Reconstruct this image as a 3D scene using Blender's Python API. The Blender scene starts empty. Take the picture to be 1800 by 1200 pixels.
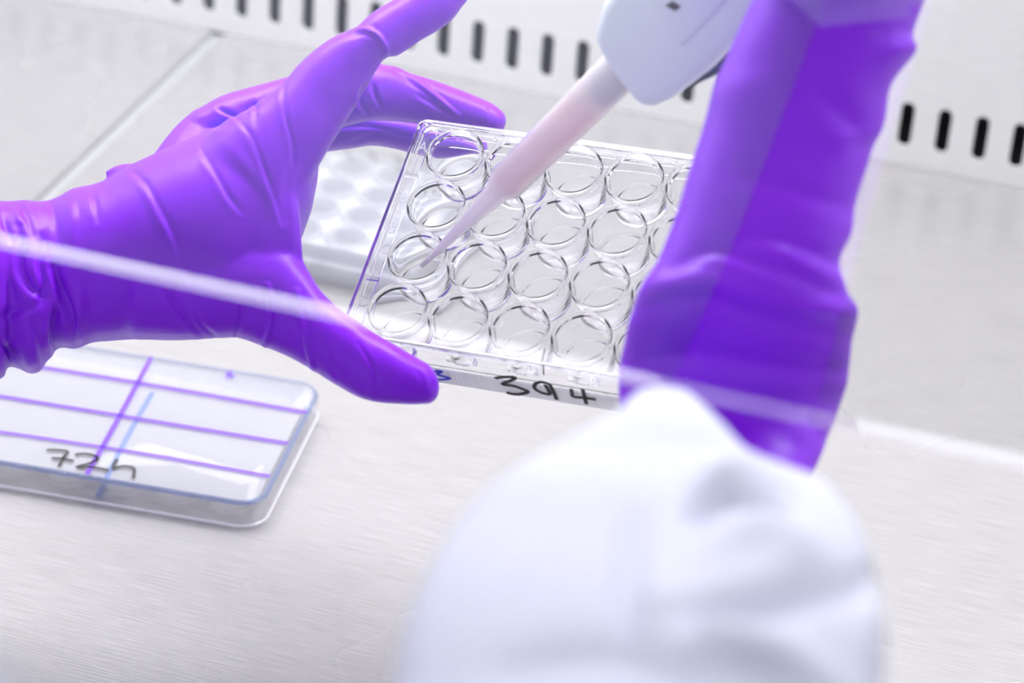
import bpy, bmesh, math, random
import numpy as np
from mathutils import Matrix, Vector
random.seed(7); np.random.seed(7)
S = 0.001                                   # working unit: millimetres, scene unit: metres
scene = bpy.context.scene
COL = scene.collection

# ---------------------------------------------------------------- camera
F_PX = 5000.0
AX = np.array([[0.95157979, 0.30008895, 0.06665233],      # right
               [0.20586505, -0.46108442, -0.86314584],    # down
               [-0.22828818, 0.83507352, -0.50053644]])   # forward
CAM = np.array([480.755, -1124.163, 544.0625])
def U(u, v, d):
    """world point (mm) that lies at photo position u,v at distance d along the optical axis"""
    return CAM + AX.T @ (np.array([(u - 900) / F_PX, (v - 600) / F_PX, 1.0]) * d)
def project(P):
    q = (P - CAM) @ AX.T
    return 900 + F_PX * q[:, 0] / q[:, 2], 600 + F_PX * q[:, 1] / q[:, 2], q[:, 2]
def ray(u, v):
    r = AX.T @ np.array([(u - 900) / F_PX, (v - 600) / F_PX, 1.0])
    return r / np.linalg.norm(r)
cd = bpy.data.cameras.new('camera'); cam = bpy.data.objects.new('camera', cd); COL.objects.link(cam)
Rm = Matrix([[AX[0][i], -AX[1][i], -AX[2][i]] for i in range(3)])
cam.matrix_world = Matrix.Translation(Vector(CAM * S)) @ Rm.to_4x4()
cd.sensor_width = 36.0; cd.lens = 100.0; cd.clip_start = 0.02; cd.clip_end = 60
cd.dof.use_dof = True; cd.dof.focus_distance = 0.885; cd.dof.aperture_fstop = 11.0
cd.dof.aperture_blades = 0
scene.camera = cam

# ---------------------------------------------------------------- world, lamps, exposure
w = bpy.data.worlds.new('lab'); scene.world = w; w.use_nodes = True
w.node_tree.nodes['Background'].inputs[0].default_value = (0.93, 0.95, 1.0, 1)
w.node_tree.nodes['Background'].inputs[1].default_value = 0.30
def area(name, loc, size, power, target=None, color=(1, 1, 1)):
    l = bpy.data.lights.new(name, 'AREA'); l.shape = 'RECTANGLE'; l.size, l.size_y = size
    l.energy = power; l.color = color
    o = bpy.data.objects.new(name, l); COL.objects.link(o); o.location = loc
    if target is not None:
        o.rotation_euler = (Vector(target) - Vector(loc)).to_track_quat('-Z', 'Y').to_euler()
    return o
area('cabinet_tube_light', (0.13, -0.11, 0.74), (1.15, 0.16), 14.0, (0.13, -0.11, 0.0), (0.97, 0.98, 1.0))
area('lab_ceiling_light', (0.35, -0.9, 2.0), (1.6, 0.5), 1.5, (0.35, -0.9, 0.0), (0.93, 0.96, 1.0))
vs = scene.view_settings
vs.view_transform = 'Standard'; vs.look = 'None'; vs.exposure = 0.1; vs.gamma = 1.0; vs.use_curve_mapping = False
cy = scene.cycles
cy.use_denoising = True
cy.max_bounces = 24; cy.transmission_bounces = 20; cy.transparent_max_bounces = 32
cy.glossy_bounces = 8; cy.diffuse_bounces = 5
cy.sample_clamp_indirect = 6.0

# ---------------------------------------------------------------- helpers
def tag(o, label=None, cat=None, group=None, kind=None):
    if label: o['label'] = label
    if cat: o['category'] = cat
    if group: o['group'] = group
    if kind: o['kind'] = kind
    return o
def link_mesh(name, verts, faces, mat, parent=None, smooth=False):
    """verts in mm (in the parent's space when there is a parent)"""
    me = bpy.data.meshes.new(name)
    me.from_pydata((np.asarray(verts, float) * S).tolist(), [], [list(map(int, f)) for f in faces])
    bm = bmesh.new(); bm.from_mesh(me)
    bmesh.ops.recalc_face_normals(bm, faces=bm.faces); bm.to_mesh(me); bm.free()
    o = bpy.data.objects.new(name, me); COL.objects.link(o)
    if mat: me.materials.append(mat)
    if smooth:
        me.polygons.foreach_set('use_smooth', [True] * len(me.polygons))
    if parent is not None: o.parent = parent
    return o
def empty(name, loc=(0, 0, 0)):
    o = bpy.data.objects.new(name, None); COL.objects.link(o); o.location = Vector(loc) * S
    o.empty_display_size = 0.01
    return o
def sharp(o, ang=35):
    me = o.data
    bm = bmesh.new(); bm.from_mesh(me)
    for e in bm.edges:
        e.smooth = not (len(e.link_faces) == 2 and e.calc_face_angle(0) > math.radians(ang))
    bm.to_mesh(me); bm.free()
    me.polygons.foreach_set('use_smooth', [True] * len(me.polygons))
    return o
class MB:
    def __init__(s): s.v = []; s.f = []
    def add(s, v, f):
        b = len(s.v); s.v += [tuple(p) for p in v]; s.f += [[b + i for i in q] for q in f]; return s
    def box(s, x0, x1, y0, y1, z0, z1):
        v = [(x, y, z) for z in (z0, z1) for y in (y0, y1) for x in (x0, x1)]
        return s.add(v, [(0, 1, 3, 2), (4, 5, 7, 6), (0, 1, 5, 4), (2, 3, 7, 6), (0, 2, 6, 4), (1, 3, 7, 5)])
    def lathe(s, prof, n=48, c=(0, 0, 0), closed=True):
        """prof: (r,z) closed loop"""
        v = [(c[0] + r * math.cos(2 * math.pi * i / n), c[1] + r * math.sin(2 * math.pi * i / n), c[2] + z) for i in range(n) for r, z in prof]
        m = len(prof); f = []
        for i in range(n):
            for j in range(m if closed else m - 1):
                a, b = i * m + j, i * m + (j + 1) % m
                c2, d = ((i + 1) % n) * m + (j + 1) % m, ((i + 1) % n) * m + j
                f.append((a, b, c2, d))
        return s.add(v, f)
    def build(s, name, mat, parent=None, smooth=False): return link_mesh(name, s.v, s.f, mat, parent, smooth)
def rrect(hx, hy, r, n=6):
    p = []
    for cx, cy_, a0 in ((hx - r, hy - r, 0), (-hx + r, hy - r, 90), (-hx + r, -hy + r, 180), (hx - r, -hy + r, 270)):
        for i in range(n + 1):
            a = math.radians(a0 + 90 * i / n); p.append((cx + r * math.cos(a), cy_ + r * math.sin(a)))
    return p
def sweep_rrect(rings):
    """rings: (hx, hy, r, z) closed cross-section loop carried round a rounded rectangle -> closed solid"""
    mb = MB(); loops = [[(x, y, z) for x, y in rrect(hx, hy, r)] for hx, hy, r, z in rings]
    n = len(loops[0]); m = len(loops); f = []
    for j in range(m):
        for i in range(n):
            f.append((j * n + i, j * n + (i + 1) % n, ((j + 1) % m) * n + (i + 1) % n, ((j + 1) % m) * n + i))
    return mb.add([p for l in loops for p in l], f)
def slab_holes(outer, holes, z0, z1):
    """flat slab with holes; outer and holes are 2-D loops"""
    bm = bmesh.new(); es = []
    for lp in [outer] + holes:
        vs_ = [bm.verts.new((x, y, z1)) for x, y in lp]
        for i in range(len(vs_)): es.append(bm.edges.new((vs_[i], vs_[(i + 1) % len(vs_)])))
    bmesh.ops.triangle_fill(bm, use_beauty=True, use_dissolve=False, edges=es)
    geo = bmesh.ops.extrude_face_region(bm, geom=list(bm.faces))
    for g in geo['geom']:
        if isinstance(g, bmesh.types.BMVert): g.co.z = z0
    bm.verts.index_update()
    v = [tuple(q.co) for q in bm.verts]; f = [[q.index for q in fc.verts] for fc in bm.faces]
    bm.free(); return v, f
def circ(cx, cy_, r, n=40): return [(cx + r * math.cos(2 * math.pi * i / n), cy_ + r * math.sin(2 * math.pi * i / n)) for i in range(n)]
def catmull(pts, k):
    """Catmull-Rom through rows of pts, k steps per span"""
    P = np.asarray(pts, float); n = len(P); out = []
    for i in range(n - 1):
        p0, p1, p2, p3 = P[max(i - 1, 0)], P[i], P[i + 1], P[min(i + 2, n - 1)]
        for t in np.arange(k) / k:
            out.append(0.5 * ((2 * p1) + (p2 - p0) * t + (2 * p0 - 5 * p1 + 4 * p2 - p3) * t * t + (3 * p1 - p0 - 3 * p2 + p3) * t ** 3))
    out.append(P[-1]); return np.array(out)
def tube_mesh(mb, path, rad, n=14):
    P = np.asarray(path, float); m = len(P)
    T = np.gradient(P, axis=0); T /= np.linalg.norm(T, axis=1)[:, None]
    up = np.array([0.3, 0.2, 0.93]); N = None; rings = []
    for i in range(m):
        a = np.cross(T[i], up if N is None else N); 
        if N is not None: a = np.cross(T[i], np.cross(N, T[i]) * -1) if False else a
        a /= np.linalg.norm(a); b = np.cross(T[i], a); N = -b if False else np.cross(a, T[i])
        rings.append([P[i] + rad[i] * (math.cos(2 * math.pi * k / n) * a + math.sin(2 * math.pi * k / n) * b) for k in range(n)])
    v = [p for r in rings for p in r]; f = []
    for i in range(m - 1):
        for k in range(n): f.append((i * n + k, i * n + (k + 1) % n, (i + 1) * n + (k + 1) % n, (i + 1) * n + k))
    f.append(list(range(n))[::-1]); f.append([(m - 1) * n + k for k in range(n)])
    mb.add(v, f); return mb
def loft(mb, secs, k=6, n=40, pw=2.3, cap0=True, cap1=True):
    """secs: (uA, vA, uB, vB, depth of the axis, half thickness): outline points of a limb at its two sides"""
    Q = catmull(secs, k); rings = []
    for uA, vA, uB, vB, d, h in Q:
        a, b = U(uA, vA, d), U(uB, vB, d); c = (a + b) / 2; hw = (b - a) / 2
        r = ray((uA + uB) / 2, (vA + vB) / 2)
        ring = []
        for i in range(n):
            t = 2 * math.pi * i / n; ct, st = math.cos(t), math.sin(t)
            x = math.copysign(abs(ct) ** (2 / pw), ct); y = math.copysign(abs(st) ** (2 / pw), st)
            ring.append(c + hw * x + r * h * y)
        rings.append(np.array(ring))
    def caps(r0, r1):
        """rounded end beyond ring r0 (r1 = the ring before it)"""
        c0, c1 = r0.mean(0), r1.mean(0); t = (c0 - c1); t /= np.linalg.norm(t)
        rad = min(np.linalg.norm(r0[0] - c0), np.linalg.norm(r0[n // 4] - c0)) * 0.85
        return [c0 + (r0 - c0) * math.cos(a) + t * rad * math.sin(a) for a in np.radians([22, 42, 60, 75, 86])]
    if cap0: rings = caps(rings[0], rings[1])[::-1] + rings
    if cap1: rings = rings + caps(rings[-1], rings[-2])
    m = len(rings); v = [p for r in rings for p in r]; f = []
    for i in range(m - 1):
        for q in range(n): f.append((i * n + q, i * n + (q + 1) % n, (i + 1) * n + (q + 1) % n, (i + 1) * n + q))
    f.append(list(range(n))[::-1]); f.append([(m - 1) * n + q for q in range(n)])
    mb.add(v, f); return mb

# ---------------------------------------------------------------- materials
def mat(name, base, rough=0.5, metal=0.0, **kw):
    m = bpy.data.materials.new(name); m.use_nodes = True
    b = m.node_tree.nodes['Principled BSDF']
    b.inputs['Base Color'].default_value = (*base, 1); b.inputs['Roughness'].default_value = rough
    b.inputs['Metallic'].default_value = metal
    for k, v in kw.items(): b.inputs[k.replace('_', ' ')].default_value = v
    return m
def nd(m, t, **kw):
    n = m.node_tree.nodes.new(t)
    for k, v in kw.items(): setattr(n, k, v)
    return n
def noise_bump(m, scale, strength, dist=0.0002, vec=None, detail=4):
    nt = m.node_tree; b = nt.nodes['Principled BSDF']
    tc = nd(m, 'ShaderNodeTexCoord'); mp = nd(m, 'ShaderNodeMapping'); mp.inputs['Scale'].default_value = scale
    no = nd(m, 'ShaderNodeTexNoise'); no.inputs['Scale'].default_value = 1; no.inputs['Detail'].default_value = detail
    bu = nd(m, 'ShaderNodeBump'); bu.inputs['Strength'].default_value = strength; bu.inputs['Distance'].default_value = dist
    nt.links.new(tc.outputs['Object'], mp.inputs[0]); nt.links.new(mp.outputs[0], no.inputs[0])
    nt.links.new(no.outputs[0], bu.inputs['Height']); nt.links.new(bu.outputs[0], b.inputs['Normal'])
    return no
def mat_steel(name, base, rough, metal, grain=1.0):
    m = mat(name, base, rough, metal); nt = m.node_tree; b = nt.nodes['Principled BSDF']
    no = noise_bump(m, (55, 1500, 400), 0.16 * grain, 0.0004)
    # long brushed streaks that also change tone and gloss a little
    r = nd(m, 'ShaderNodeValToRGB')
    r.color_ramp.elements[0].position = 0.3; r.color_ramp.elements[1].position = 0.7
    r.color_ramp.elements[0].color = (*[c * (1 - 0.14 * grain) for c in base], 1); r.color_ramp.elements[1].color = (*[min(1, c * (1 + 0.07 * grain)) for c in base], 1)
    nt.links.new(no.outputs[0], r.inputs[0])
    # fine crooked scratches
    tc = nd(m, 'ShaderNodeTexCoord'); wn = nd(m, 'ShaderNodeTexNoise'); wn.inputs['Scale'].default_value = 14; wn.inputs['Detail'].default_value = 3
    va = nd(m, 'ShaderNodeVectorMath', operation='MULTIPLY_ADD'); va.inputs[1].default_value = (0.06, 0.06, 0.0)
    vo = nd(m, 'ShaderNodeTexVoronoi', feature='DISTANCE_TO_EDGE'); vo.inputs['Scale'].default_value = 17
    lt = nd(m, 'ShaderNodeMath', operation='LESS_THAN'); lt.inputs[1].default_value = 0.0035
    n3 = nd(m, 'ShaderNodeTexNoise'); n3.inputs['Scale'].default_value = 11
    gt = nd(m, 'ShaderNodeMath', operation='GREATER_THAN'); gt.inputs[1].default_value = 0.64
    mu = nd(m, 'ShaderNodeMath', operation='MULTIPLY'); mu2 = nd(m, 'ShaderNodeMath', operation='MULTIPLY'); mu2.inputs[1].default_value = 0.14 * grain
    mxc = nd(m, 'ShaderNodeMixRGB'); mxc.inputs[2].default_value = (0.9, 0.89, 0.89, 1)
    nt.links.new(tc.outputs['Object'], wn.inputs[0]); nt.links.new(wn.outputs['Color'], va.inputs[0]); nt.links.new(tc.outputs['Object'], va.inputs[2])
    nt.links.new(va.outputs[0], vo.inputs['Vector']); nt.links.new(vo.outputs['Distance'], lt.inputs[0])
    nt.links.new(tc.outputs['Object'], n3.inputs[0]); nt.links.new(n3.outputs[0], gt.inputs[0])
    nt.links.new(lt.outputs[0], mu.inputs[0]); nt.links.new(gt.outputs[0], mu.inputs[1]); nt.links.new(mu.outputs[0], mu2.inputs[0])
    nt.links.new(mu2.outputs[0], mxc.inputs[0]); nt.links.new(r.outputs[0], mxc.inputs[1]); nt.links.new(mxc.outputs[0], b.inputs['Base Color'])
    b.inputs['Specular IOR Level'].default_value = 0.3
    mr = nd(m, 'ShaderNodeMapRange'); mr.inputs['To Min'].default_value = rough - 0.03; mr.inputs['To Max'].default_value = rough + 0.05
    tc = nd(m, 'ShaderNodeTexCoord'); n2 = nd(m, 'ShaderNodeTexNoise'); n2.inputs['Scale'].default_value = 9
    nt.links.new(tc.outputs['Object'], n2.inputs[0]); nt.links.new(n2.outputs[0], mr.inputs[0]); nt.links.new(mr.outputs[0], b.inputs['Roughness'])
    return m
STEEL = mat_steel('brushed_steel', (0.33, 0.319, 0.323), 0.26, 0.25)
WALL = mat_steel('satin_steel_wall', (0.86, 0.855, 0.85), 0.42, 0.2, 0.3)
DARK = mat('dark_duct', (0.012, 0.014, 0.02), 0.7)
GAP = mat('seam_gap_grey', (0.30, 0.30, 0.31), 0.6)  # plain grey of the sub-pan, visible in the tray seam
LABFLOOR = mat('lab_floor', (0.10, 0.10, 0.11), 0.6)
def mat_glove():
    m = mat('purple_nitrile', (0.205, 0.010, 0.68), 0.38, 0.0)
    b = m.node_tree.nodes['Principled BSDF']
    b.inputs['Specular IOR Level'].default_value = 0.25
    b.inputs['Sheen Weight'].default_value = 0.0; b.inputs['Sheen Roughness'].default_value = 0.4
    b.inputs['Sheen Tint'].default_value = (0.7, 0.5, 1, 1)
    noise_bump(m, (2200, 2200, 2200), 0.10, 0.0001)
    return m
GLOVE = mat_glove()
COAT = mat('white_coat_cotton', (0.54, 0.545, 0.66), 0.85)
noise_bump(COAT, (900, 900, 900), 0.15)
def mat_glass(name, tint=(1, 1, 1), ior=1.45, rough=0.0):
    m = bpy.data.materials.new(name); m.use_nodes = True; nt = m.node_tree
    b = nt.nodes['Principled BSDF']
    b.inputs['Base Color'].default_value = (*tint, 1); b.inputs['Roughness'].default_value = rough
    b.inputs['IOR'].default_value = ior; b.inputs['Transmission Weight'].default_value = 1.0
    return m
PS = mat_glass('clear_polystyrene', (0.985, 0.985, 1.0), 1.30, 0.0)
def mat_thin(name, frost, tint, gloss_ior=1.5, trans_col=(1, 1, 1), rough=0.05, diffuse_share=0.5):
    """thin clear or frosted sheet: transparent + fresnel gloss, with a frosted share of scattered light"""
    m = bpy.data.materials.new(name); m.use_nodes = True; nt = m.node_tree; nt.nodes.remove(nt.nodes['Principled BSDF'])
    out = nt.nodes['Material Output']
    tr = nd(m, 'ShaderNodeBsdfTransparent'); tr.inputs[0].default_value = (*trans_col, 1)
    di = nd(m, 'ShaderNodeBsdfDiffuse'); di.inputs[0].default_value = (*tint, 1)
    tl = nd(m, 'ShaderNodeBsdfTranslucent'); tl.inputs[0].default_value = (*tint, 1)
    mx0 = nd(m, 'ShaderNodeMixShader'); mx0.inputs[0].default_value = 1 - diffuse_share
    nt.links.new(di.outputs[0], mx0.inputs[1]); nt.links.new(tl.outputs[0], mx0.inputs[2])
    mx1 = nd(m, 'ShaderNodeMixShader'); mx1.inputs[0].default_value = frost
    nt.links.new(tr.outputs[0], mx1.inputs[1]); nt.links.new(mx0.outputs[0], mx1.inputs[2])
    gl = nd(m, 'ShaderNodeBsdfGlossy'); gl.inputs['Roughness'].default_value = rough
    # Schlick fresnel, the same from both sides of the sheet
    f0 = ((gloss_ior - 1) / (gloss_ior + 1)) ** 2
    lw = nd(m, 'ShaderNodeLayerWeight'); lw.inputs[0].default_value = 0.5
    pw_ = nd(m, 'ShaderNodeMath', operation='POWER'); pw_.inputs[1].default_value = 5.0
    fr = nd(m, 'ShaderNodeMath', operation='MULTIPLY_ADD'); fr.inputs[1].default_value = 1 - f0; fr.inputs[2].default_value = f0
    nt.links.new(lw.outputs['Facing'], pw_.inputs[0]); nt.links.new(pw_.outputs[0], fr.inputs[0])
    mx2 = nd(m, 'ShaderNodeMixShader')
    nt.links.new(fr.outputs[0], mx2.inputs[0]); nt.links.new(mx1.outputs[0], mx2.inputs[1]); nt.links.new(gl.outputs[0], mx2.inputs[2])
    nt.links.new(mx2.outputs[0], out.inputs[0])
    return m
SASH = mat_thin('sash_glass', 0.0, (1, 1, 1), 1.76, (0.985, 0.99, 0.99), 0.0)
SASH_EDGE = mat_thin('ground_glass_edge', 0.10, (0.86, 0.80, 0.9), 1.2, (1, 1, 1), 0.3)
FROST = mat_thin('frosted_label_strip', 0.9, (0.97, 0.965, 0.98), 1.25, (1, 1, 1), 0.25, 0.45)
TIP = mat_thin('polypropylene_tip', 0.7, (0.95, 0.91, 0.93), 1.42, (1, 1, 1), 0.25, 0.55)
LIQUID = mat_thin('pink_medium', 0.5, (0.93, 0.72, 0.76), 1.2, (0.98, 0.84, 0.86), 0.2)
LIDTOP = mat_thin('clear_lid', 0.05, (0.95, 0.95, 0.98), 1.22, (0.995, 0.995, 1.0), 0.08)
MILK = mat_thin('milky_plastic', 0.75, (0.62, 0.62, 0.655), 1.2, (1, 1, 1), 0.2, 0.6)
CLOUD = mat_thin('translucent_medium', 0.42, (0.60, 0.60, 0.64), 1.2, (1, 1, 1), 0.2, 0.6)
MILKY = mat_thin('clouded_plastic', 0.35, (0.80, 0.80, 0.84), 1.3, (1, 1, 1), 0.2, 0.7)
INK = mat('black_marker_ink', (0.012, 0.011, 0.013), 0.5)
INKBLUE = mat('blue_marker_ink', (0.03, 0.03, 0.62), 0.5)
INKPURP = mat_thin('purple_marker_ink', 0.42, (0.36, 0.16, 0.80), 1.3, (0.75, 0.62, 0.95), 0.3)
PIPBODY = mat('pale_blue_grey_plastic', (0.84, 0.92, 0.95), 0.38)
PIPDARK = mat('dark_grey_plastic', (0.05, 0.05, 0.07), 0.4)
PIPBLUE = mat('indigo_plastic', (0.045, 0.05, 0.30), 0.4)

# ---------------------------------------------------------------- setting: cabinet shell
PITCH, ZB, ZT, SEAM = 16.306, 8.94, 29.97, 21.2
X0, X1 = -330.0, 900.0; FRONT = -575.0
# back wall with a row of punched slots
base = MB()
k0, k1 = int(X0 // PITCH) + 1, int(X1 // PITCH)
holes = []
hw = 2.95
for k in range(k0, k1):
    cx = k * PITCH; lp = []
    for i in range(9): a = math.pi * i / 8; lp.append((cx + hw * math.cos(a), ZT - hw + hw * math.sin(a)))
    for i in range(9): a = math.pi + math.pi * i / 8; lp.append((cx + hw * math.cos(a), ZB + hw + hw * math.sin(a)))
    holes.append(lp)
v, f = slab_holes([(X0, 0), (X1, 0), (X1, 45), (X0, 45)], holes, 0, 2.0)
v = [(x, z, y) for x, y, z in v]            # local (x, height, thickness) -> world, wall face at y = 0
mb = MB().add(v, f); mb.box(X0, X1, 0, 2, 45, 760)
wall_back = tag(mb.build('wall_back', WALL), kind='structure')
tag(MB().box(X0, X1, 60, 64, -20, 120).box(X0, X1, 2, 60, 100, 104).box(X0, X1, 2, 60, -4, -1).build('trim_1', DARK), kind='structure')
# work surface: two steel trays with a seam between them, over a sub-pan
floor = tag(MB().box(X0, X1, FRONT, 2, -8, -2.2).build('floor', GAP), kind='structure')
for xa, xb in ((X0, SEAM - 2.6), (SEAM + 2.6, X1)):
    mb = MB(); c = 1.2
    loop = [(xa, -2.1), (xa, -c), (xa + c, 0), (xb - c, 0), (xb, -c), (xb, -2.1)]
    n = len(loop); vv = [(x, y, z) for y in (FRONT, -0.3) for x, z in loop]
    mb.add(vv, [[i, (i + 1) % n, n + (i + 1) % n, n + i] for i in range(n)] + [list(range(n)), [n + i for i in range(n)]])
    mb.build('tray', STEEL, floor)
tag(MB().box(X0 - 4, X0, FRONT, 2, -8, 760).build('wall_left', WALL), kind='structure')
tag(MB().box(X1, X1 + 4, FRONT, 2, -8, 760).build('wall_right', WALL), kind='structure')
tag(MB().box(X0 - 4, X1 + 4, FRONT, 64, 760, 764).build('ceiling', WALL), kind='structure')
tag(MB().box(X0, X1, FRONT - 20, FRONT, -90, -2).build('trim_2', WALL), kind='structure')
tag(MB().box(-3000, 3500, -4000, 600, -960, -950).build('trim_3', LABFLOOR), kind='structure')
# glass sash
SY, SZ = -552.7, 196.0
TILT = math.tan(math.radians(20))           # the sash leans out towards the operator
def lean(mb):
    mb.v = [(x, y - (z - SZ) * TILT, z) for x, y, z in mb.v]; return mb
sash = tag(lean(MB().box(X0 + 2, X1 - 2, SY, SY + 5.5, SZ + 2.4, 640)).build('window_1', SASH), kind='structure')
lean(MB().box(X0 + 2, X1 - 2, SY, SY + 5.5, SZ, SZ + 2.3)).build('sash_edge', SASH_EDGE, sash)

# ---------------------------------------------------------------- ink helpers
def ribbon(mb, pts, nrm, wid, th=0.12, lift=0.06):
    """flat pen stroke along 3-D pts lying on a surface with normal nrm"""
    P = np.asarray(pts, float); nrm = np.asarray(nrm, float); nrm = nrm / np.linalg.norm(nrm)
    T = np.gradient(P, axis=0); L = []; R = []
    for p, t in zip(P, T):
        s = np.cross(nrm, t); s /= (np.linalg.norm(s) + 1e-9); L.append(p + s * wid / 2); R.append(p - s * wid / 2)
    v = []
    for l, r in zip(L, R): v += [l + nrm * lift, r + nrm * lift, r + nrm * (lift + th), l + nrm * (lift + th)]
    f = []
    for i in range(len(P) - 1):
        for k in range(4): f.append((4 * i + k, 4 * i + (k + 1) % 4, 4 * i + 4 + (k + 1) % 4, 4 * i + 4 + k))
    f += [(0, 1, 2, 3), tuple(4 * (len(P) - 1) + k for k in range(4))]
    mb.add(v, f); return mb
def on_plane(u, v, p0, n):
    r = ray(u, v); return CAM + r * (np.dot(np.asarray(p0) - CAM, n) / np.dot(r, n))
def text_mesh(body, size, th):
    c = bpy.data.curves.new('t', 'FONT'); c.body = body; c.size = size; c.extrude = th; c.resolution_u = 3
    c.align_x = 'CENTER'; c.align_y = 'CENTER'
    o = bpy.data.objects.new('t', c); COL.objects.link(o); bpy.context.view_layer.update()
    me = bpy.data.meshes.new_from_object(o.evaluated_get(bpy.context.evaluated_depsgraph_get()))
    v = np.array([tuple(q.co) for q in me.vertices]); f = [list(p.vertices) for p in me.polygons]
    bpy.data.objects.remove(o); bpy.data.curves.remove(c); bpy.data.meshes.remove(me)
    return v, f

# ---------------------------------------------------------------- 24-well plates
WX = [(c - 2.5) * 19.3 for c in range(6)]; WY = [(1.5 - r) * 19.3 for r in range(4)]
ZBASE = 4.0
def make_well_mesh():
    b = 6.0
    prof = [(0.01, b - 1.2), (7.6, b - 1.2), (8.0, b - 0.9), (8.15, b + 0.5), (8.9, 18.6), (9.2, 19.3), (9.2, 19.8), (8.95, 20.15), (8.4, 20.15), (8.15, 19.8), (8.0, 19.0),
            (7.75, b + 1.0), (7.45, b + 0.25), (7.0, b), (0.01, b)]
    mb = MB().lathe(prof, 56); return mb
def make_well_plate(PS=PS):
    root = empty('well_plate')
    body = sweep_rrect([(63.4, 40.3, 3.0, 19.6), (63.5, 40.5, 3.1, 13.2), (64.6, 42.3, 3.6, 12.6), (64.9, 42.7, 3.8, ZBASE), (63.9, 41.7, 2.8, ZBASE), (63.6, 41.3, 2.6, 11.6),
                        (62.5, 39.5, 2.2, 12.3), (62.3, 39.2, 2.0, 17.3), (62.3, 39.2, 2.0, 19.6), (62.6, 39.5, 2.2, 20.0), (63.1, 40.0, 2.7, 20.0)])
    sharp(body.build('skirt', PS, root))
    v, f = slab_holes(rrect(62.25, 39.15, 2.0), [circ(x, y, 9.05) for x in WX for y in WY], 17.2, 18.2)
    MB().add(v, f).build('deck', PS, root)
    wm = None
    for y in WY:
        for x in WX:
            if wm is None:
                o = make_well_mesh().build('well', PS, root); sharp(o, 40); wm = o.data
            else:
                o = bpy.data.objects.new('well', wm); COL.objects.link(o); o.parent = root
            o.location = Vector((x, y, 0)) * S
    return root
PR = np.array([[0.99501622, -0.0077898, -0.09940847], [-0.04268795, 0.86768802, -0.4952729], [0.09011361, 0.49704811, 0.86303112]])
u_, s_, vt_ = np.linalg.svd(PR); PR = u_ @ vt_
PT = np.array([302.3323, -388.9637, 127.4622])
def plate_w(p): return PR @ np.asarray(p, float) + PT
def plate_l(p): return PR.T @ (np.asarray(p, float) - PT)
plate = make_well_plate()
tag(plate, 'clear tilted 24-well culture plate held in the left purple glove, marked 394', 'well plate')
plate.matrix_world = Matrix.Translation(Vector(PT * S)) @ Matrix(PR.tolist()).to_4x4()
# embossed row letters, numerals and maker's word on the deck
mb = MB()
def emboss(txt, x, y, size, rot=0.0):
    v, f = text_mesh(txt, size, 0.25); c, s = math.cos(rot), math.sin(rot)
    mb.add([(x + c * p[0] - s * p[1], y + s * p[0] + c * p[1], 18.3 + p[2]) for p in v], f)
for r, ch in enumerate('ABCD'): emboss(ch, -59.6, WY[r] + 1.5, 5.2)
for c in range(6): emboss(str(c + 1), WX[c] - 8.6, 36.6, 3.6)
emboss('Costar', -59.7, 2.0 + 0.3, 3.3, math.pi / 2)
mb.build('embossed_lettering', MILKY, plate)
mb = MB()
for y in (19.3, -19.3): mb.box(-62, -57.5, y - 0.5, y + 0.5, 18.25, 19.1)
for y0, y1 in ((21, 26.5), (-17, -12.5), (-26, -21), (12.5, 17)):
    for x in (-61.4, -58.4): mb.box(x - 0.15, x + 0.15, y0, y1, 18.25, 18.6)
mb.build('deck_ribs', PS, plate)['kind'] = 'stuff'
# ribbed frosted strip on the front skirt, written on with markers
mb = MB(); nr = 200; xa, xb = -60.0, 61.5
prof = []
for i in range(nr + 1):
    x = xa + (xb - xa) * i / nr; prof.append((x, -43.0 - (0.16 if i % 2 else 0.0)))
vv = []
for x, y in prof: vv += [(x, y + 0.02, 12.1), (x, y + 0.28, ZBASE + 0.3)]
bk = len(vv)
for x, y in prof: vv += [(x, -42.62, 12.1), (x, -42.9, ZBASE + 0.3)]
ff = []
for i in range(nr):
    ff.append((2 * i, 2 * i + 1, 2 * i + 3, 2 * i + 2)); ff.append((bk + 2 * i, bk + 2 * i + 2, bk + 2 * i + 3, bk + 2 * i + 1))
    ff.append((2 * i, 2 * i + 2, bk + 2 * i + 2, bk + 2 * i)); ff.append((2 * i + 1, bk + 2 * i + 1, bk + 2 * i + 3, 2 * i + 3))
ff += [(0, bk, bk + 1, 1), (2 * nr, 2 * nr + 1, bk + 2 * nr + 1, bk + 2 * nr)]
mb.add(vv, ff).build('writing_strip', FROST, plate)
nF = PR @ np.array([0, -1, 0]); pF = plate_w((0, -43.2, 8))
def strokes(name, lists, m, wid, root, p0, n, to_local, k=5):
    mb = MB()
    for pts in lists:
        q = catmull(pts, k) if len(pts) > 2 else np.array([np.array(pts[0]) + (np.array(pts[1]) - np.array(pts[0])) * t for t in (0, .5, 1)])
        P = [on_plane(x, y, p0, n) for x, y in q]
        ribbon(mb, [to_local(p) for p in P], to_local(p0 + n) - to_local(p0), wid)
    return mb.build(name, m, root)
c5 = lambda L: [(600 + x * .2889, 440 + y * .2889) for x, y in L]
strokes('handwriting', [c5([(935, 775), (990, 768), (1060, 770), (1030, 790), (980, 812), (1045, 822), (1105, 842), (1135, 858), (1090, 872), (1045, 872), (1005, 862)]),
                        c5([(1270, 812), (1215, 798), (1180, 812), (1178, 838), (1215, 862), (1268, 872), (1255, 838), (1240, 815)]), c5([(1268, 812), (1290, 855), (1312, 905)]),
                        c5([(1400, 840), (1405, 870), (1415, 888), (1480, 895), (1550, 905)]), c5([(1468, 840), (1480, 885), (1492, 932)])],
        INK, 1.25, plate, pF, nF, plate_l)
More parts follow.
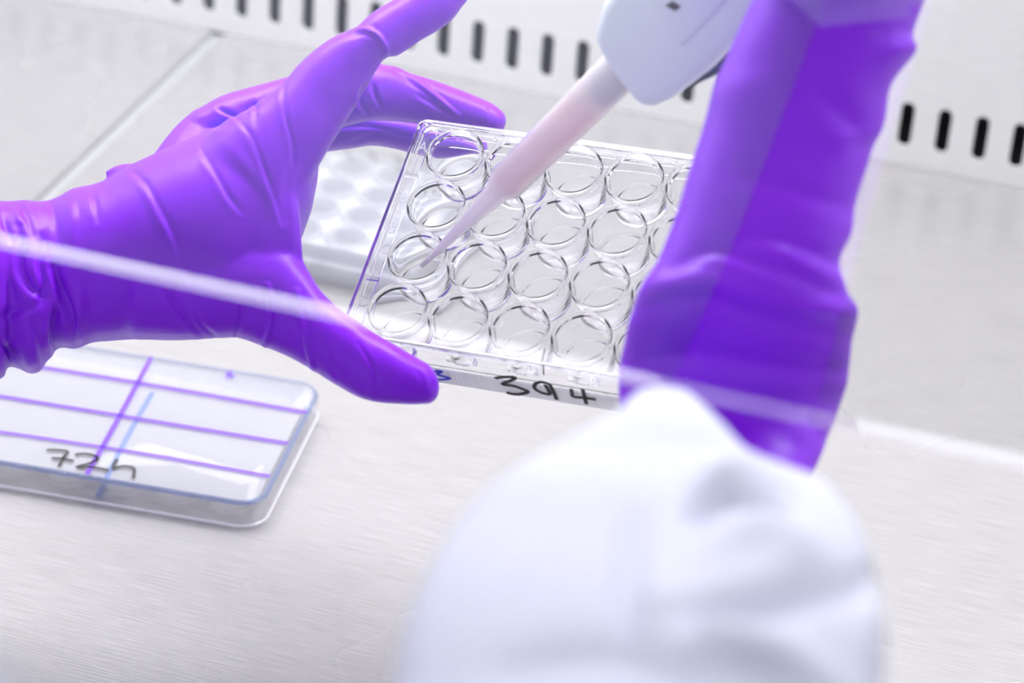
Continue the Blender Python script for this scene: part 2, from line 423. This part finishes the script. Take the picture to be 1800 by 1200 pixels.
strokes('handwriting', [c5([(560, 742), (585, 732), (612, 735), (585, 752), (625, 765), (662, 776), (625, 783), (578, 782), (565, 765)])], INKBLUE, 0.9, plate, pF, nF, plate_l)
pF2 = plate_w((0, -40.6, 16)); 
strokes('ink_tick', [[(958, 612), (953, 634)]], INK, 0.5, plate, pF2, nF, plate_l)
strokes('ink_tick', [[(955, 640), (956, 658)]], INK, 0.4, plate, pF2, nF, plate_l)

# second plate, flat on the tray behind the hand, with its lid on
plate2 = make_well_plate(MILKY)
MB().box(-62, 62, -39.5, 39.5, ZBASE + 0.2, ZBASE + 0.7).build('base', MILK, plate2)
tag(plate2, 'lidded clear well plate lying flat on the tray behind the left gloved hand', 'well plate')
plate2.location = Vector((126, -161.5, -ZBASE)) * S
lid = sweep_rrect([(66.0, 43.6, 4, 22.6), (66.6, 44.2, 4.4, 22.0), (66.6, 44.2, 4.4, 14.5), (65.4, 43.0, 3.4, 14.5), (65.4, 43.0, 3.4, 21.4), (64, 42, 3, 21.5)])
def lid_solid(hx, hy, r, z0, z1, th=1.1):
    """open-bottomed box lid as one closed shell"""
    L = [(hx, hy, r, z0), (hx, hy, r, z1 - 0.7), (hx - 0.25, hy - 0.25, r - 0.2, z1 - 0.2), (hx - 0.8, hy - 0.8, r - 0.7, z1)]
    I = [(hx - th - 0.3, hy - th - 0.3, r - th, z1 - th), (hx - th, hy - th, r - th, z1 - th - 0.4), (hx - th, hy - th, r - th, z0)]
    loops = [[(x, y, z) for x, y in rrect(a, b, c)] for a, b, c, z in L + I]; n = len(loops[0]); m = len(loops); mb = MB(); f = []
    for j in range(m):
        jj = (j + 1) % m
        if j == len(L) - 1: continue
        for i in range(n): f.append((j * n + i, j * n + (i + 1) % n, jj * n + (i + 1) % n, jj * n + i))
    f.append([(len(L) - 1) * n + i for i in range(n)]); f.append([len(L) * n + i for i in range(n)])
    return mb.add([p for l in loops for p in l], f)
sharp(lid_solid(66.4, 44.2, 4.4, 13.5, 22.6).build('lid', LIDTOP, plate2), 50)

# ---------------------------------------------------------------- flat lidded dish plate with purple grid, "72h"
ph = 0.10787
e_in = np.array([math.sin(ph), -math.cos(ph), 0]); e_l = np.array([-math.cos(ph), -math.sin(ph), 0])
corner = np.array([183.657, -290.464, 0])
HX, HY, HD = 63.5, 42.0, 10.05
ctr = corner + e_in * HY + e_l * HX
dish = empty('well_plate', ctr)
dish.rotation_euler = (0, 0, ph)
tag(dish, 'low lidded clear well plate ruled with purple marker lines and marked 72h', 'well plate')
def d_l(p):
    q = np.asarray(p, float) - ctr; c, s = math.cos(ph), math.sin(ph); return np.array([c * q[0] + s * q[1], -s * q[0] + c * q[1], q[2]])
sharp(lid_solid(HX, HY, 9.5, 0.7, HD, 0.6).build('lid', LIDTOP, dish), 50)
LIDEDGE = mat_thin('lid_edge_bluegrey', 0.35, (0.30, 0.36, 0.55), 1.5, (0.8, 0.84, 0.95), 0.1)
RIM = mat_thin('clear_rim', 0.85, (0.95, 0.94, 0.97), 1.5, (1, 1, 1), 0.15)
sharp(sweep_rrect([(HX + .05, HY + .05, 9.5, HD - 1.0), (HX - .9, HY - .9, 8.7, HD + 0.08), (HX - 1.5, HY - 1.5, 8.2, HD + 0.05), (HX - .5, HY - .5, 9.0, HD - 1.0)]).build('lid_rim', LIDEDGE, dish), 30)
sharp(sweep_rrect([(HX + 0.5, HY + 0.5, 9.9, 0.1), (HX + 0.5, HY + 0.5, 9.9, 0.9), (HX + 0.05, HY + 0.05, 9.5, 1.2), (HX - 1.0, HY - 1.0, 8.6, 0.1)]).build('base_rim', RIM, dish), 30)
MB().box(-HX + 3, HX - 3, -HY + 3, HY - 3, 8.95, 9.35).build('base', CLOUD, dish)
wm = None
for i in range(6):
    for j in range(4):
        if wm is None:
            o = MB().lathe([(8.0, 1.2), (8.6, 8.1), (8.2, 8.1), (7.6, 1.2)], 40).build('well', LIDTOP, dish, True); wm = o.data
        else:
            o = bpy.data.objects.new('well', wm); COL.objects.link(o); o.parent = dish
        o.location = Vector(((i - 2.5) * 19.3, (j - 1.5) * 18.6, 0)) * S
Z = np.array([0, 0, 1.0]); pD = np.array([0, 0, HD])
for i, (L, wd) in enumerate([([(-60, 624), (240, 672), (540, 725)], 1.9), ([(-60, 686), (240, 735), (507, 779)], 1.8), ([(-60, 750), (240, 795), (475, 837)], 1.5), ([(266, 628), (212, 728), (153, 833)], 1.8)]):
    strokes('marker_and_shadow_line', [L], INKPURP, wd, dish, pD, Z, d_l)
strokes('marker_star', [[(394, 658), (414, 660)], [(399, 652), (409, 665)], [(408, 651), (398, 665)]], INKPURP, 0.7, dish, pD, Z, d_l)
c6 = lambda L: [(x / 3, 580 + y / 3) for x, y in L]
strokes('handwriting', [c6([(245, 632), (290, 632), (355, 640), (338, 668), (310, 718)]), c6([(272, 676), (325, 678), (388, 690)]),
                        c6([(395, 658), (440, 652), (490, 660), (515, 678), (480, 700), (405, 722), (480, 722), (575, 740)]),
                        c6([(618, 680), (605, 700), (598, 728), (640, 718), (690, 722), (708, 738), (703, 780)])], INK, 1.15, dish, pD, Z, d_l)
CROSS_SHADE = mat_thin('cross_line_shadow', 0.14, (0.35, 0.45, 0.85), 1.2, (0.8, 0.86, 1), .3)  # pale blue standing in for the cross line's shadow, not ink
strokes('marker_and_shadow_line', [[(186, 845), (178, 860), (171, 874)]], CROSS_SHADE, 2.0, dish, np.array([0, 0, 1.35]), Z, d_l)  # near end of the painted cross-line shadow, down at the base
# shadow of the purple cross line, painted as a pale blue stroke
strokes('marker_and_shadow_line', [[(268, 690), (228, 760), (186, 842)]], CROSS_SHADE, 2.0, dish, np.array([0, 0, 9.36]), Z, d_l)

# ---------------------------------------------------------------- pipette and tip
A0, A1 = U(742, 467, 863), U(1085, 128, 790)
ax = (A1 - A0) / np.linalg.norm(A1 - A0); LT = np.linalg.norm(A1 - A0)
vw = ray(1085, 128); side = np.cross(ax, vw); side /= np.linalg.norm(side); depth_ = np.cross(side, ax)   # depth_ ~ away from/to camera
if np.dot(depth_, vw) > 0: depth_ = -depth_            # now towards the camera
pip = empty('pipette', A1)
tag(pip, 'pale blue-grey hand-held pipette angled down over the plate', 'pipette')
def frame(p, base=A1): return base + side * p[0] + depth_ * p[1] + ax * p[2]
def axis_lathe(prof, mname, m, root, n=40):
    mb = MB().lathe(prof, n); mb.v = [tuple(frame(p) - A1) for p in mb.v]
    return sharp(mb.build(mname, m, root), 40)
tip = empty('pipette_tip', A1); tag(tip, 'translucent pipette tip holding pink liquid, its point in a well', 'pipette tip')
def rt(z): return z - LT
axis_lathe([(0.75, rt(0)), (1.9, rt(22)), (3.6, rt(LT * .40)), (4.6, rt(LT * .435)), (5.7, rt(LT * .455)), (6.3, rt(LT) + 10),
            (5.6, rt(LT) + 10), (5.1, rt(LT * .465)), (4.0, rt(LT * .44)), (3.0, rt(LT * .40)), (1.4, rt(22)), (0.4, rt(0))], 'tip_cone', TIP, tip)
axis_lathe([(0.01, rt(LT * .45)), (4.3, rt(LT * .452)), (4.95, rt(LT * .47)), (5.4, rt(LT * .88)), (0.01, rt(LT * .88))], 'liquid', LIQUID, tip)
# body: outline measured in the plane of the pipette axis
def pl(u, v):
    r = ray(u, v); n = depth_; p = CAM + r * (np.dot(A1 + depth_ * 6 - CAM, n) / np.dot(r, n)); q = p - A1
    return np.dot(q, side), np.dot(q, ax)
def extrude_outline(pts, y0, y1, bev, mname, m, root, sub=True):
    P = np.array(pts); area2 = sum(P[i][0] * P[(i + 1) % len(P)][1] - P[(i + 1) % len(P)][0] * P[i][1] for i in range(len(P)))
    if area2 < 0: P = P[::-1]
    n = len(P); t = np.roll(P, -1, 0) - np.roll(P, 1, 0); nn = np.stack([t[:, 1], -t[:, 0]], 1); nn /= np.linalg.norm(nn, axis=1)[:, None]
    rings = []
    for y, ins in ((y0, bev), (y0 + bev * .3, bev * .35), (y0 + bev, 0), (y1 - bev, 0), (y1 - bev * .3, bev * .35), (y1, bev)):
        rings.append([(q[0], y, q[1]) for q in P - nn * ins])
    mb = MB(); f = []
    for j in range(5):
        for i in range(n): f.append((j * n + i, j * n + (i + 1) % n, (j + 1) * n + (i + 1) % n, (j + 1) * n + i))
    f += [list(range(n)), [5 * n + i for i in range(n)]]
    mb.add([tuple(frame(p) - A1) for r in rings for p in r], f)
    return sharp(mb.build(mname, m, root), 50)
out = [(1053, 50), (1056, 66), (1072, 99), (1098, 136), (1122, 166), (1138, 178), (1155, 181), (1186, 168), (1222, 142), (1262, 110), (1305, 60), (1352, 5), (1420, -75), (1560, -240),
       (1500, -300), (1300, -140), (1180, -60), (1100, -45), (1068, 0)]
extrude_outline([pl(*p) for p in out], -9, 11, 3.5, 'body', PIPBODY, pip)
# raised bevel panel on the face
pan = [(1213, 66), (1160, -5), (1150, -40), (1200, -70), (1330, -60), (1272, 8)]
extrude_outline([pl(*p) for p in pan], 10.5, 12.2, 0.9, 'raised_panel', PIPBODY, pip)
extrude_outline([pl(*p) for p in [(1188, -8), (1205, 2), (1215, -6), (1200, -16)]], 12.0, 12.7, 0.2, 'printed_mark', PIPDARK, pip)
blue = [(1186, 168), (1194, 162), (1262, 112), (1300, 62), (1330, 40), (1345, 55), (1290, 125), (1240, 150), (1205, 166)]
extrude_outline([pl(*p) for p in blue], -8, 1.5, 1.2, 'ejector', PIPBLUE, pip)
axis_lathe([(0.01, -9), (4.9, -9), (5.45, 8), (0.01, 8)], 'nose_cone', PIPBODY, pip)

# ---------------------------------------------------------------- person: gloves and coat
person = empty('person', (120, -930, -300))
tag(person, 'person in white lab coat and purple gloves holding the well plate and pipetting', 'person')
POFF = np.array([120, -930, -300.0])
def finish(mb, name, m, voxel, smooth_it, wrinkles, sub=0):
    V = np.asarray(mb.v) ; o = link_mesh(name, V - POFF, mb.f, m, person)
    md = o.modifiers.new('r', 'REMESH'); md.mode = 'VOXEL'; md.voxel_size = voxel * S
    ms = o.modifiers.new('s', 'SMOOTH'); ms.factor = 0.5; ms.iterations = smooth_it
    dg = bpy.context.evaluated_depsgraph_get(); dg.update()
    me = bpy.data.meshes.new_from_object(o.evaluated_get(dg)); o.modifiers.clear(); old = o.data; o.data = me; bpy.data.meshes.remove(old); me.name = name
    n = len(me.vertices); co = np.empty(n * 3); me.vertices.foreach_get('co', co); co = co.reshape(-1, 3)
    no = np.empty(n * 3); me.vertices.foreach_get('normal', no); no = no.reshape(-1, 3)
    W = co / S + POFF; px, py, dz = project(W)
    vd = W - CAM; vd /= np.linalg.norm(vd, axis=1)[:, None]; facing = -(vd * no).sum(1)
    disp = np.zeros(n)
    for wr in wrinkles:
        pts, wid, amp = wr[0], wr[1], wr[2]; kind = wr[3] if len(wr) > 3 else 'fold'; drange = wr[4] if len(wr) > 4 else None
        q = catmull(pts, 6) if len(pts) > 2 else np.array([np.array(pts[0]) * (1 - t) + np.array(pts[1]) * t for t in np.linspace(0, 1, 5)])
        lo, hi = q.min(0) - 5 * wid, q.max(0) + 5 * wid
        sel = np.where((px > lo[0]) & (px < hi[0]) & (py > lo[1]) & (py < hi[1]) & (facing > -0.15))[0]
        if drange is not None: sel = sel[(dz[sel] > drange[0]) & (dz[sel] < drange[1])]
        if not len(sel): continue
        p = np.stack([px[sel], py[sel]], 1); best = np.full(len(sel), 1e9); sgn = np.zeros(len(sel)); tt = np.zeros(len(sel))
        L = len(q) - 1
        for i in range(L):
            a, b = q[i], q[i + 1]; ab = b - a; t = np.clip(((p - a) @ ab) / (ab @ ab + 1e-9), 0, 1); dv = p - (a + t[:, None] * ab)
            dist = np.hypot(dv[:, 0], dv[:, 1]); s = np.sign(ab[0] * dv[:, 1] - ab[1] * dv[:, 0])
            m_ = dist < best; best[m_] = dist[m_]; sgn[m_] = s[m_]; tt[m_] = (i + t[m_]) / L
        taper = np.sin(np.pi * np.clip(tt * 0.86 + 0.07, 0, 1)) ** 0.6
        x = best * np.where(sgn == 0, 1, sgn) / wid
        if kind == 'fold':      # groove with a soft ridge along its side
            prof = -0.8 * np.exp(-(x / 0.8) ** 2) + 0.5 * np.exp(-((x - 1.6) / 1.2) ** 2) + 0.2 * np.exp(-((x + 1.9) / 1.4) ** 2)
        elif kind == 'ridge': prof = np.exp(-x ** 2) - 0.35 * np.exp(-((np.abs(x) - 1.8) / 0.9) ** 2)
        else: prof = np.exp(-x ** 2)
        disp[sel] += amp * prof * taper * np.clip((facing[sel] + 0.15) * 3, 0, 1)
    W2 = W + no * disp[:, None]
    me.vertices.foreach_set('co', ((W2 - POFF) * S).ravel()); me.update()
    me.polygons.foreach_set('use_smooth', [True] * len(me.polygons))
    me.materials.clear(); me.materials.append(m)
    return o

# --- left hand (seen from the thumb side)
mb = MB()
loft(mb, [(-150, 350, -150, 640, 868, 30), (-60, 351, -70, 650, 866, 30), (-22, 352, -22, 668, 864, 31), (4, 353, 8, 662, 864, 31), (22, 354, 14, 640, 864, 29), (40, 351, 46, 655, 864, 31), (62, 354, 70, 652, 864, 31),
          (85, 352, 93, 622, 864, 29), (106, 344, 110, 608, 864, 29), (128, 331, 133, 613, 864, 31), (155, 326, 160, 602, 864, 32), (185, 316, 195, 599, 864, 33),
          (215, 297, 240, 596, 864, 34), (265, 273, 300, 598, 863, 35), (325, 247, 372, 594, 862, 36), (372, 226, 420, 588, 862, 36), (420, 206, 462, 540, 862, 34), (462, 185, 500, 470, 862, 32)], k=3, n=64)
# index ray: metacarpal to finger tip
loft(mb, [(330, 270, 470, 500, 850, 20), (385, 220, 515, 440, 848, 19), (430, 195, 526, 380, 847, 17), (466, 170, 545, 322, 847, 15), (497, 146, 573, 270, 847, 13.5), (523, 115, 600, 226, 848, 12.5), (550, 90, 625, 187, 848, 11.5),
          (577, 70, 645, 153, 848, 10.5), (603, 57, 665, 118, 848, 10), (625, 48, 680, 100, 848, 9.6), (645, 30, 694, 100, 848, 9.4), (668, 13, 712, 90, 849, 9.2), (700, -5, 738, 72, 850, 9), (735, -26, 770, 54, 851, 8.7), (768, -42, 796, 34, 852, 8.2), (795, -48, 812, 12, 853, 7)], k=4, n=36)
# thumb: base to tip
loft(mb, [(230, 360, 240, 597, 856, 26), (330, 380, 330, 597, 850, 23), (430, 400, 412, 593, 846, 19.5), (500, 422, 462, 609, 842, 16), (534, 462, 505, 626, 839, 14), (560, 505, 548, 650, 835, 12.3), (588, 535, 590, 676, 832, 11.2),
          (622, 560, 630, 698, 829, 10.4), (655, 583, 664, 707, 828, 9.8), (690, 603, 700, 710, 827, 9.2), (722, 622, 727, 711, 827, 8.6), (739, 632, 742, 710, 827, 8.2)], k=4, n=36)
# web of skin between thumb and index
loft(mb, [(290, 300, 330, 590, 862, 26), (350, 280, 390, 586, 848, 21.5), (405, 245, 445, 584, 847, 18.5), (455, 240, 480, 575, 845, 16), (490, 255, 510, 550, 843, 12.5), (512, 300, 524, 500, 841, 9.5), (524, 350, 534, 476, 840, 6.5)], k=4, n=28, cap1=False)
# middle finger behind the index, tip on the far side of the plate
loft(mb, [(352, 248, 350, 190, 892, 12), (385, 262, 392, 167, 892, 12), (440, 262, 455, 149, 892, 11.5), (510, 250, 525, 130, 893, 11), (580, 232, 600, 112, 894, 10.5), (640, 214, 672, 112, 897, 10), (690, 213, 725, 129, 901, 9.5), (738, 218, 778, 146, 904, 9.2), (790, 226, 828, 165, 906, 9), (836, 234, 864, 181, 907, 8.6), (855, 238, 879, 192, 907, 8)], k=4, n=32)
# ring finger under the plate
loft(mb, [(470, 200, 480, 272, 910, 11), (540, 195, 560, 268, 914, 10.5), (600, 192, 612, 262, 917, 10), (650, 194, 655, 256, 920, 9.5), (700, 200, 703, 264, 922, 9), (750, 210, 752, 278, 924, 8.6), (800, 220, 800, 284, 925, 8), (842, 234, 840, 276, 925, 6.5)], k=4, n=32)
# little finger, folded behind the palm
tube_mesh(mb, catmull([U(400, 330, 912), U(450, 270, 924), U(520, 235, 930)], 5), np.linspace(8.6, 7, 11))
# palm side knuckles joining the fingers to the palm
tube_mesh(mb, catmull([U(330, 330, 880), U(372, 258, 892), U(430, 240, 895)], 5), np.linspace(15, 10, 11))
tube_mesh(mb, catmull([U(380, 340, 890), U(440, 270, 905), U(500, 235, 912)], 5), np.linspace(15, 10, 11))
# small bulge of loose glove on the upper outline
tube_mesh(mb, catmull([U(190, 312, 866), U(212, 301, 866), U(236, 300, 866)], 5), np.linspace(2.2, 2.2, 11))
Wl = [
 ([(616, 54), (640, 52), (661, 60), (674, 76), (680, 90), (676, 101)], 5, -1.0, 'fold'),
 ([(640, 60), (655, 68), (666, 82)], 9, 0.5, 'bump'),
 ([(500, 148), (498, 172), (503, 208), (513, 247), (517, 290)], 4.5, 0.55, 'fold'),
 ([(447, 178), (450, 200), (449, 222)], 5, 0.4, 'fold'),
 ([(414, 205), (432, 226), (445, 245), (466, 300), (482, 345), (497, 392)], 5, 0.45, 'fold'),
 ([(356, 268), (384, 312), (402, 345), (424, 372)], 6, 0.55, 'fold'),
 ([(232, 300), (258, 325), (282, 368), (305, 412), (325, 470), (338, 500)], 7, 0.7, 'fold'),
 ([(262, 335), (285, 390), (312, 440), (330, 480)], 9, 0.35, 'ridge'),
 ([(400, 255), (440, 300), (470, 345), (500, 420)], 10, 0.25, 'ridge'),
 ([(520, 260), (505, 320), (505, 380)], 12, 0.35, 'fold'),
 ([(300, 520), (318, 548), (340, 572), (362, 592)], 7, 0.9, 'fold'),
 ([(345, 555), (358, 575), (380, 592)], 6, 0.7, 'fold'),
 ([(262, 470), (290, 505), (312, 530)], 10, 0.4, 'fold'),
 ([(470, 500), (477, 535), (474, 575), (464, 614)], 4.5, 0.8, 'ridge'),
 ([(424, 536), (422, 565), (415, 598)], 4.5, 0.6, 'fold'),
 ([(522, 510), (530, 560), (540, 605), (551, 656)], 4.5, 0.7, 'ridge'),
 ([(560, 590), (574, 620), (592, 664)], 5, 0.4, 'fold'),
 ([(629, 602), (646, 630), (660, 660), (660, 696)], 4, 0.45, 'fold'),
 ([(728, 650), (742, 668), (738, 690)], 5, 0.25, 'fold'),
 ([(36, 400), (36, 450), (40, 480), (58, 508), (76, 520)], 9, 2.0, 'fold'),
 ([(74, 415), (70, 460), (76, 500), (72, 530)], 7, 1.4, 'fold'),
 ([(95, 470), (108, 510), (124, 550), (132, 604)], 9, 2.2, 'fold'),
 ([(100, 540), (92, 580), (96, 615)], 8, 1.8, 'fold'),
 ([(4, 380), (12, 405), (18, 425)], 7, 1.4, 'fold'),
 ([(32, 356), (48, 385), (56, 415)], 7, 1.0, 'fold'),
 ([(88, 354), (96, 385), (100, 420)], 8, 0.7, 'fold'),
 ([(0, 560), (30, 545), (70, 535)], 10, 1.2, 'fold'),
 ([(0, 600), (20, 620), (40, 652)], 8, 1.4, 'fold'),
 ([(60, 560), (70, 600), (80, 640)], 10, 1.2, 'fold'),
 ([(160, 334), (168, 360), (172, 388)], 6, 0.5, 'fold'),
 ([(132, 345), (140, 380), (140, 430)], 9, 0.4, 'fold'),
 ([(150, 480), (160, 540), (150, 590)], 12, 0.5, 'fold'),
 ([(236, 556), (300, 560), (340, 588)], 10, 0.4, 'fold'),
 ([(690, 114), (740, 150), (775, 178), (806, 203)], 4, 0.7, 'ridge'),
 ([(735, 168), (765, 185), (794, 203)], 5, 0.7, 'fold'),
 ([(655, 150), (660, 168), (668, 186)], 5, 0.9, 'fold'),
 ([(640, 150), (632, 175), (645, 200)], 5, 0.8, 'fold'),
 ([(860, 190), (864, 205), (862, 216)], 5, 0.3, 'fold'),
 ([(386, 192), (402, 200), (415, 204)], 5, 1.0, 'fold'),
 ([(430, 195), (445, 184), (452, 190)], 5, 0.8, 'fold'),
 ([(345, 240), (362, 226), (385, 222)], 5, 0.6, 'fold'),
 ([(590, 225), (640, 222), (700, 232)], 5, 0.5, 'fold'),
 ([(620, 250), (660, 236), (720, 240)], 5, 0.5, 'fold'),
]
gl = finish(mb, 'glove', GLOVE, 0.62, 16, Wl)
gl['label'] = 'purple nitrile glove on the left hand, thumb and fingers gripping the plate'

# --- right hand and wrist
mb = MB()
loft(mb, [(1430, -330, 1640, -250, 722, 22), (1390, -200, 1640, -130, 720, 24), (1352, -70, 1640, -40, 718, 25), (1322, 0, 1622, 10, 717, 26), (1290, 70, 1604, 62, 716, 25), (1270, 115, 1606, 95, 716, 25), (1253, 155, 1566, 150, 715, 24), (1238, 215, 1555, 215, 715, 23), (1214, 290, 1532, 270, 714, 22),
          (1190, 370, 1506, 350, 713, 22), (1172, 420, 1497, 410, 713, 22), (1155, 460, 1478, 450, 712, 22), (1125, 505, 1482, 495, 712, 22), (1108, 555, 1507, 550, 718, 22), (1098, 600, 1496, 610, 723, 21), (1088, 650, 1490, 670, 726, 20), (1090, 720, 1470, 730, 724, 18), (1110, 800, 1425, 840, 706, 17), (1125, 845, 1380, 890, 668, 17), (1120, 895, 1345, 945, 618, 16), (1100, 950, 1320, 995, 560, 15)], k=4, n=56)
for (u0, v0), (u1, v1), (u2, v2), dd in (((1600, -60), (1480, -20 - 60), (1385, -60), 0), ((1620, -130), (1500, -150), (1400, -130), -2), ((1635, -210), (1530, -240), (1430, -215), -2), ((1640, -290), (1560, -325), (1470, -300), 0)):
    tube_mesh(mb, catmull([U(u0, v0, 715), U((u0 + u1) / 2 + 10, (v0 + v1) / 2, 692 + dd), U(u1, v1, 685 + dd), U(u2 + 15, v2, 694 + dd), U(u2, v2 + 10, 712)], 5), np.linspace(8.8, 7.2, 21))
tube_mesh(mb, catmull([U(1560, -300, 735), U(1560, -400, 735), U(1590, -480, 728), U(1630, -540, 722)], 5), np.linspace(11, 8, 16))
Wr = [([(1290, 430), (1340, 415), (1420, 440), (1500, 480)], 16, 1.2), ([(1180, 470), (1260, 440), (1360, 470), (1480, 520)], 18, 1.6), ([(1160, 505), (1250, 495), (1360, 530), (1500, 545)], 14, 1.0, 'ridge'),
      ([(1120, 545), (1230, 525), (1340, 560), (1490, 590)], 20, 1.2), ([(1110, 640), (1230, 620), (1340, 640), (1480, 650)], 18, 1.0), ([(1290, 300), (1380, 330), (1500, 370)], 20, 0.8),
      ([(1400, 120), (1480, 200), (1530, 250)], 26, 1.2), ([(1320, 690), (1400, 720), (1450, 770)], 16, 1.0), ([(1560, 90), (1590, 80), (1605, 90)], 14, 1.6, 'bump'), ([(1480, 240), (1540, 230)], 18, -0.8, 'fold')]
gr = finish(mb, 'glove', GLOVE, 0.9, 6, Wr)
gr['label'] = 'purple nitrile glove on the right hand, reaching up to the pipette'

# --- coat sleeves and body
mb = MB()
loft(mb, [(1096, 704, 1425, 842, 578, 12), (1080, 722, 1440, 836, 566, 16), (1010, 760, 1470, 862, 546, 20), (900, 825, 1505, 910, 524, 24), (815, 905, 1532, 970, 505, 28), (755, 1000, 1550, 1040, 480, 30), (712, 1100, 1556, 1110, 460, 31), (690, 1220, 1552, 1230, 440, 32), (660, 1400, 1540, 1420, 410, 34), (560, 1700, 1520, 1700, 380, 40), (260, 2100, 1300, 2200, 350, 46)], k=4, n=56)
# the knob of gathered cuff on the near side
loft(mb, [(1110, 692, 1220, 690, 574, 7), (1085, 730, 1275, 745, 556, 10), (1040, 800, 1340, 830, 540, 14)], k=5, n=36)
Ws = [([(1222, 915), (1245, 878), (1290, 862), (1340, 880), (1375, 905)], 20, -6.5, 'bump'), ([(1225, 840), (1300, 820), (1380, 860)], 22, 3.0, 'bump'), ([(1260, 960), (1330, 935), (1420, 960)], 28, 3.5, 'bump'),
      ([(1200, 1090), (1300, 1058), (1420, 1025), (1550, 1020)], 30, -7.0, 'bump'), ([(1150, 1050), (1280, 1130), (1400, 1180), (1520, 1280)], 40, 4.0, 'bump'),
      ([(1115, 900), (1105, 1000), (1100, 1150)], 24, -3.0, 'bump'), ([(880, 1180), (1080, 1150), (1230, 1215)], 34, -2.0, 'bump'), ([(960, 800), (1060, 780), (1140, 800)], 24, -1.5, 'bump')]
sl = finish(mb, 'coat_sleeve', COAT, 1.6, 8, Ws)
mb = MB()
loft(mb, [(-60, 348, -60, 660, 866, 33), (-150, 330, -160, 690, 860, 36), (-420, 330, -430, 760, 845, 42), (-900, 420, -880, 950, 800, 50), (-1500, 700, -1300, 1300, 720, 55)], k=5, n=48)
finish(mb, 'coat_sleeve', COAT, 2.2, 6, [])
# torso of the coat, standing just outside the frame in front of the cabinet
mb = MB()
# height, centre x, half width, front y, back y
zs = [(-560, 110, 218, -690, -900), (-300, 110, 222, -688, -905), (-208, 110, 228, -688, -910), (-133, 110, 231, -688, -915), (-26, 110, 231, -690, -925), (64, 110, 222, -692, -940), (102, 110, 212, -696, -950), (128, 108, 199, -706, -960), (165, 106, 192, -735, -970), (230, 104, 212, -800, -985), (300, 112, 245, -858, -990), (340, 120, 262, -880, -990), (369, 124, 263, -902, -990), (386, 124, 251, -912, -985), (398, 118, 140, -925, -970), (402, 116, 60, -935, -960)]
Q = catmull(zs, 4); n = 72; rings = []
for z, cx, a, f_, b_ in Q:
    rings.append([(cx + a * math.copysign(abs(math.cos(t)) ** .55, math.cos(t)), (f_ + b_) / 2 + (f_ - b_) / 2 * math.copysign(abs(math.sin(t)) ** .6, math.sin(t)) + 1.0 * math.sin(9 * t + z * .02), z) for t in np.linspace(0, 2 * math.pi, n, endpoint=False)])
m = len(rings)
mb.add([p for r in rings for p in r], [(i * n + k, i * n + (k + 1) % n, (i + 1) * n + (k + 1) % n, (i + 1) * n + k) for i in range(m - 1) for k in range(n)] + [list(range(n)), [(m - 1) * n + k for k in range(n)]])
o = link_mesh('lab_coat', np.asarray(mb.v) - POFF, mb.f, COAT, person, True)
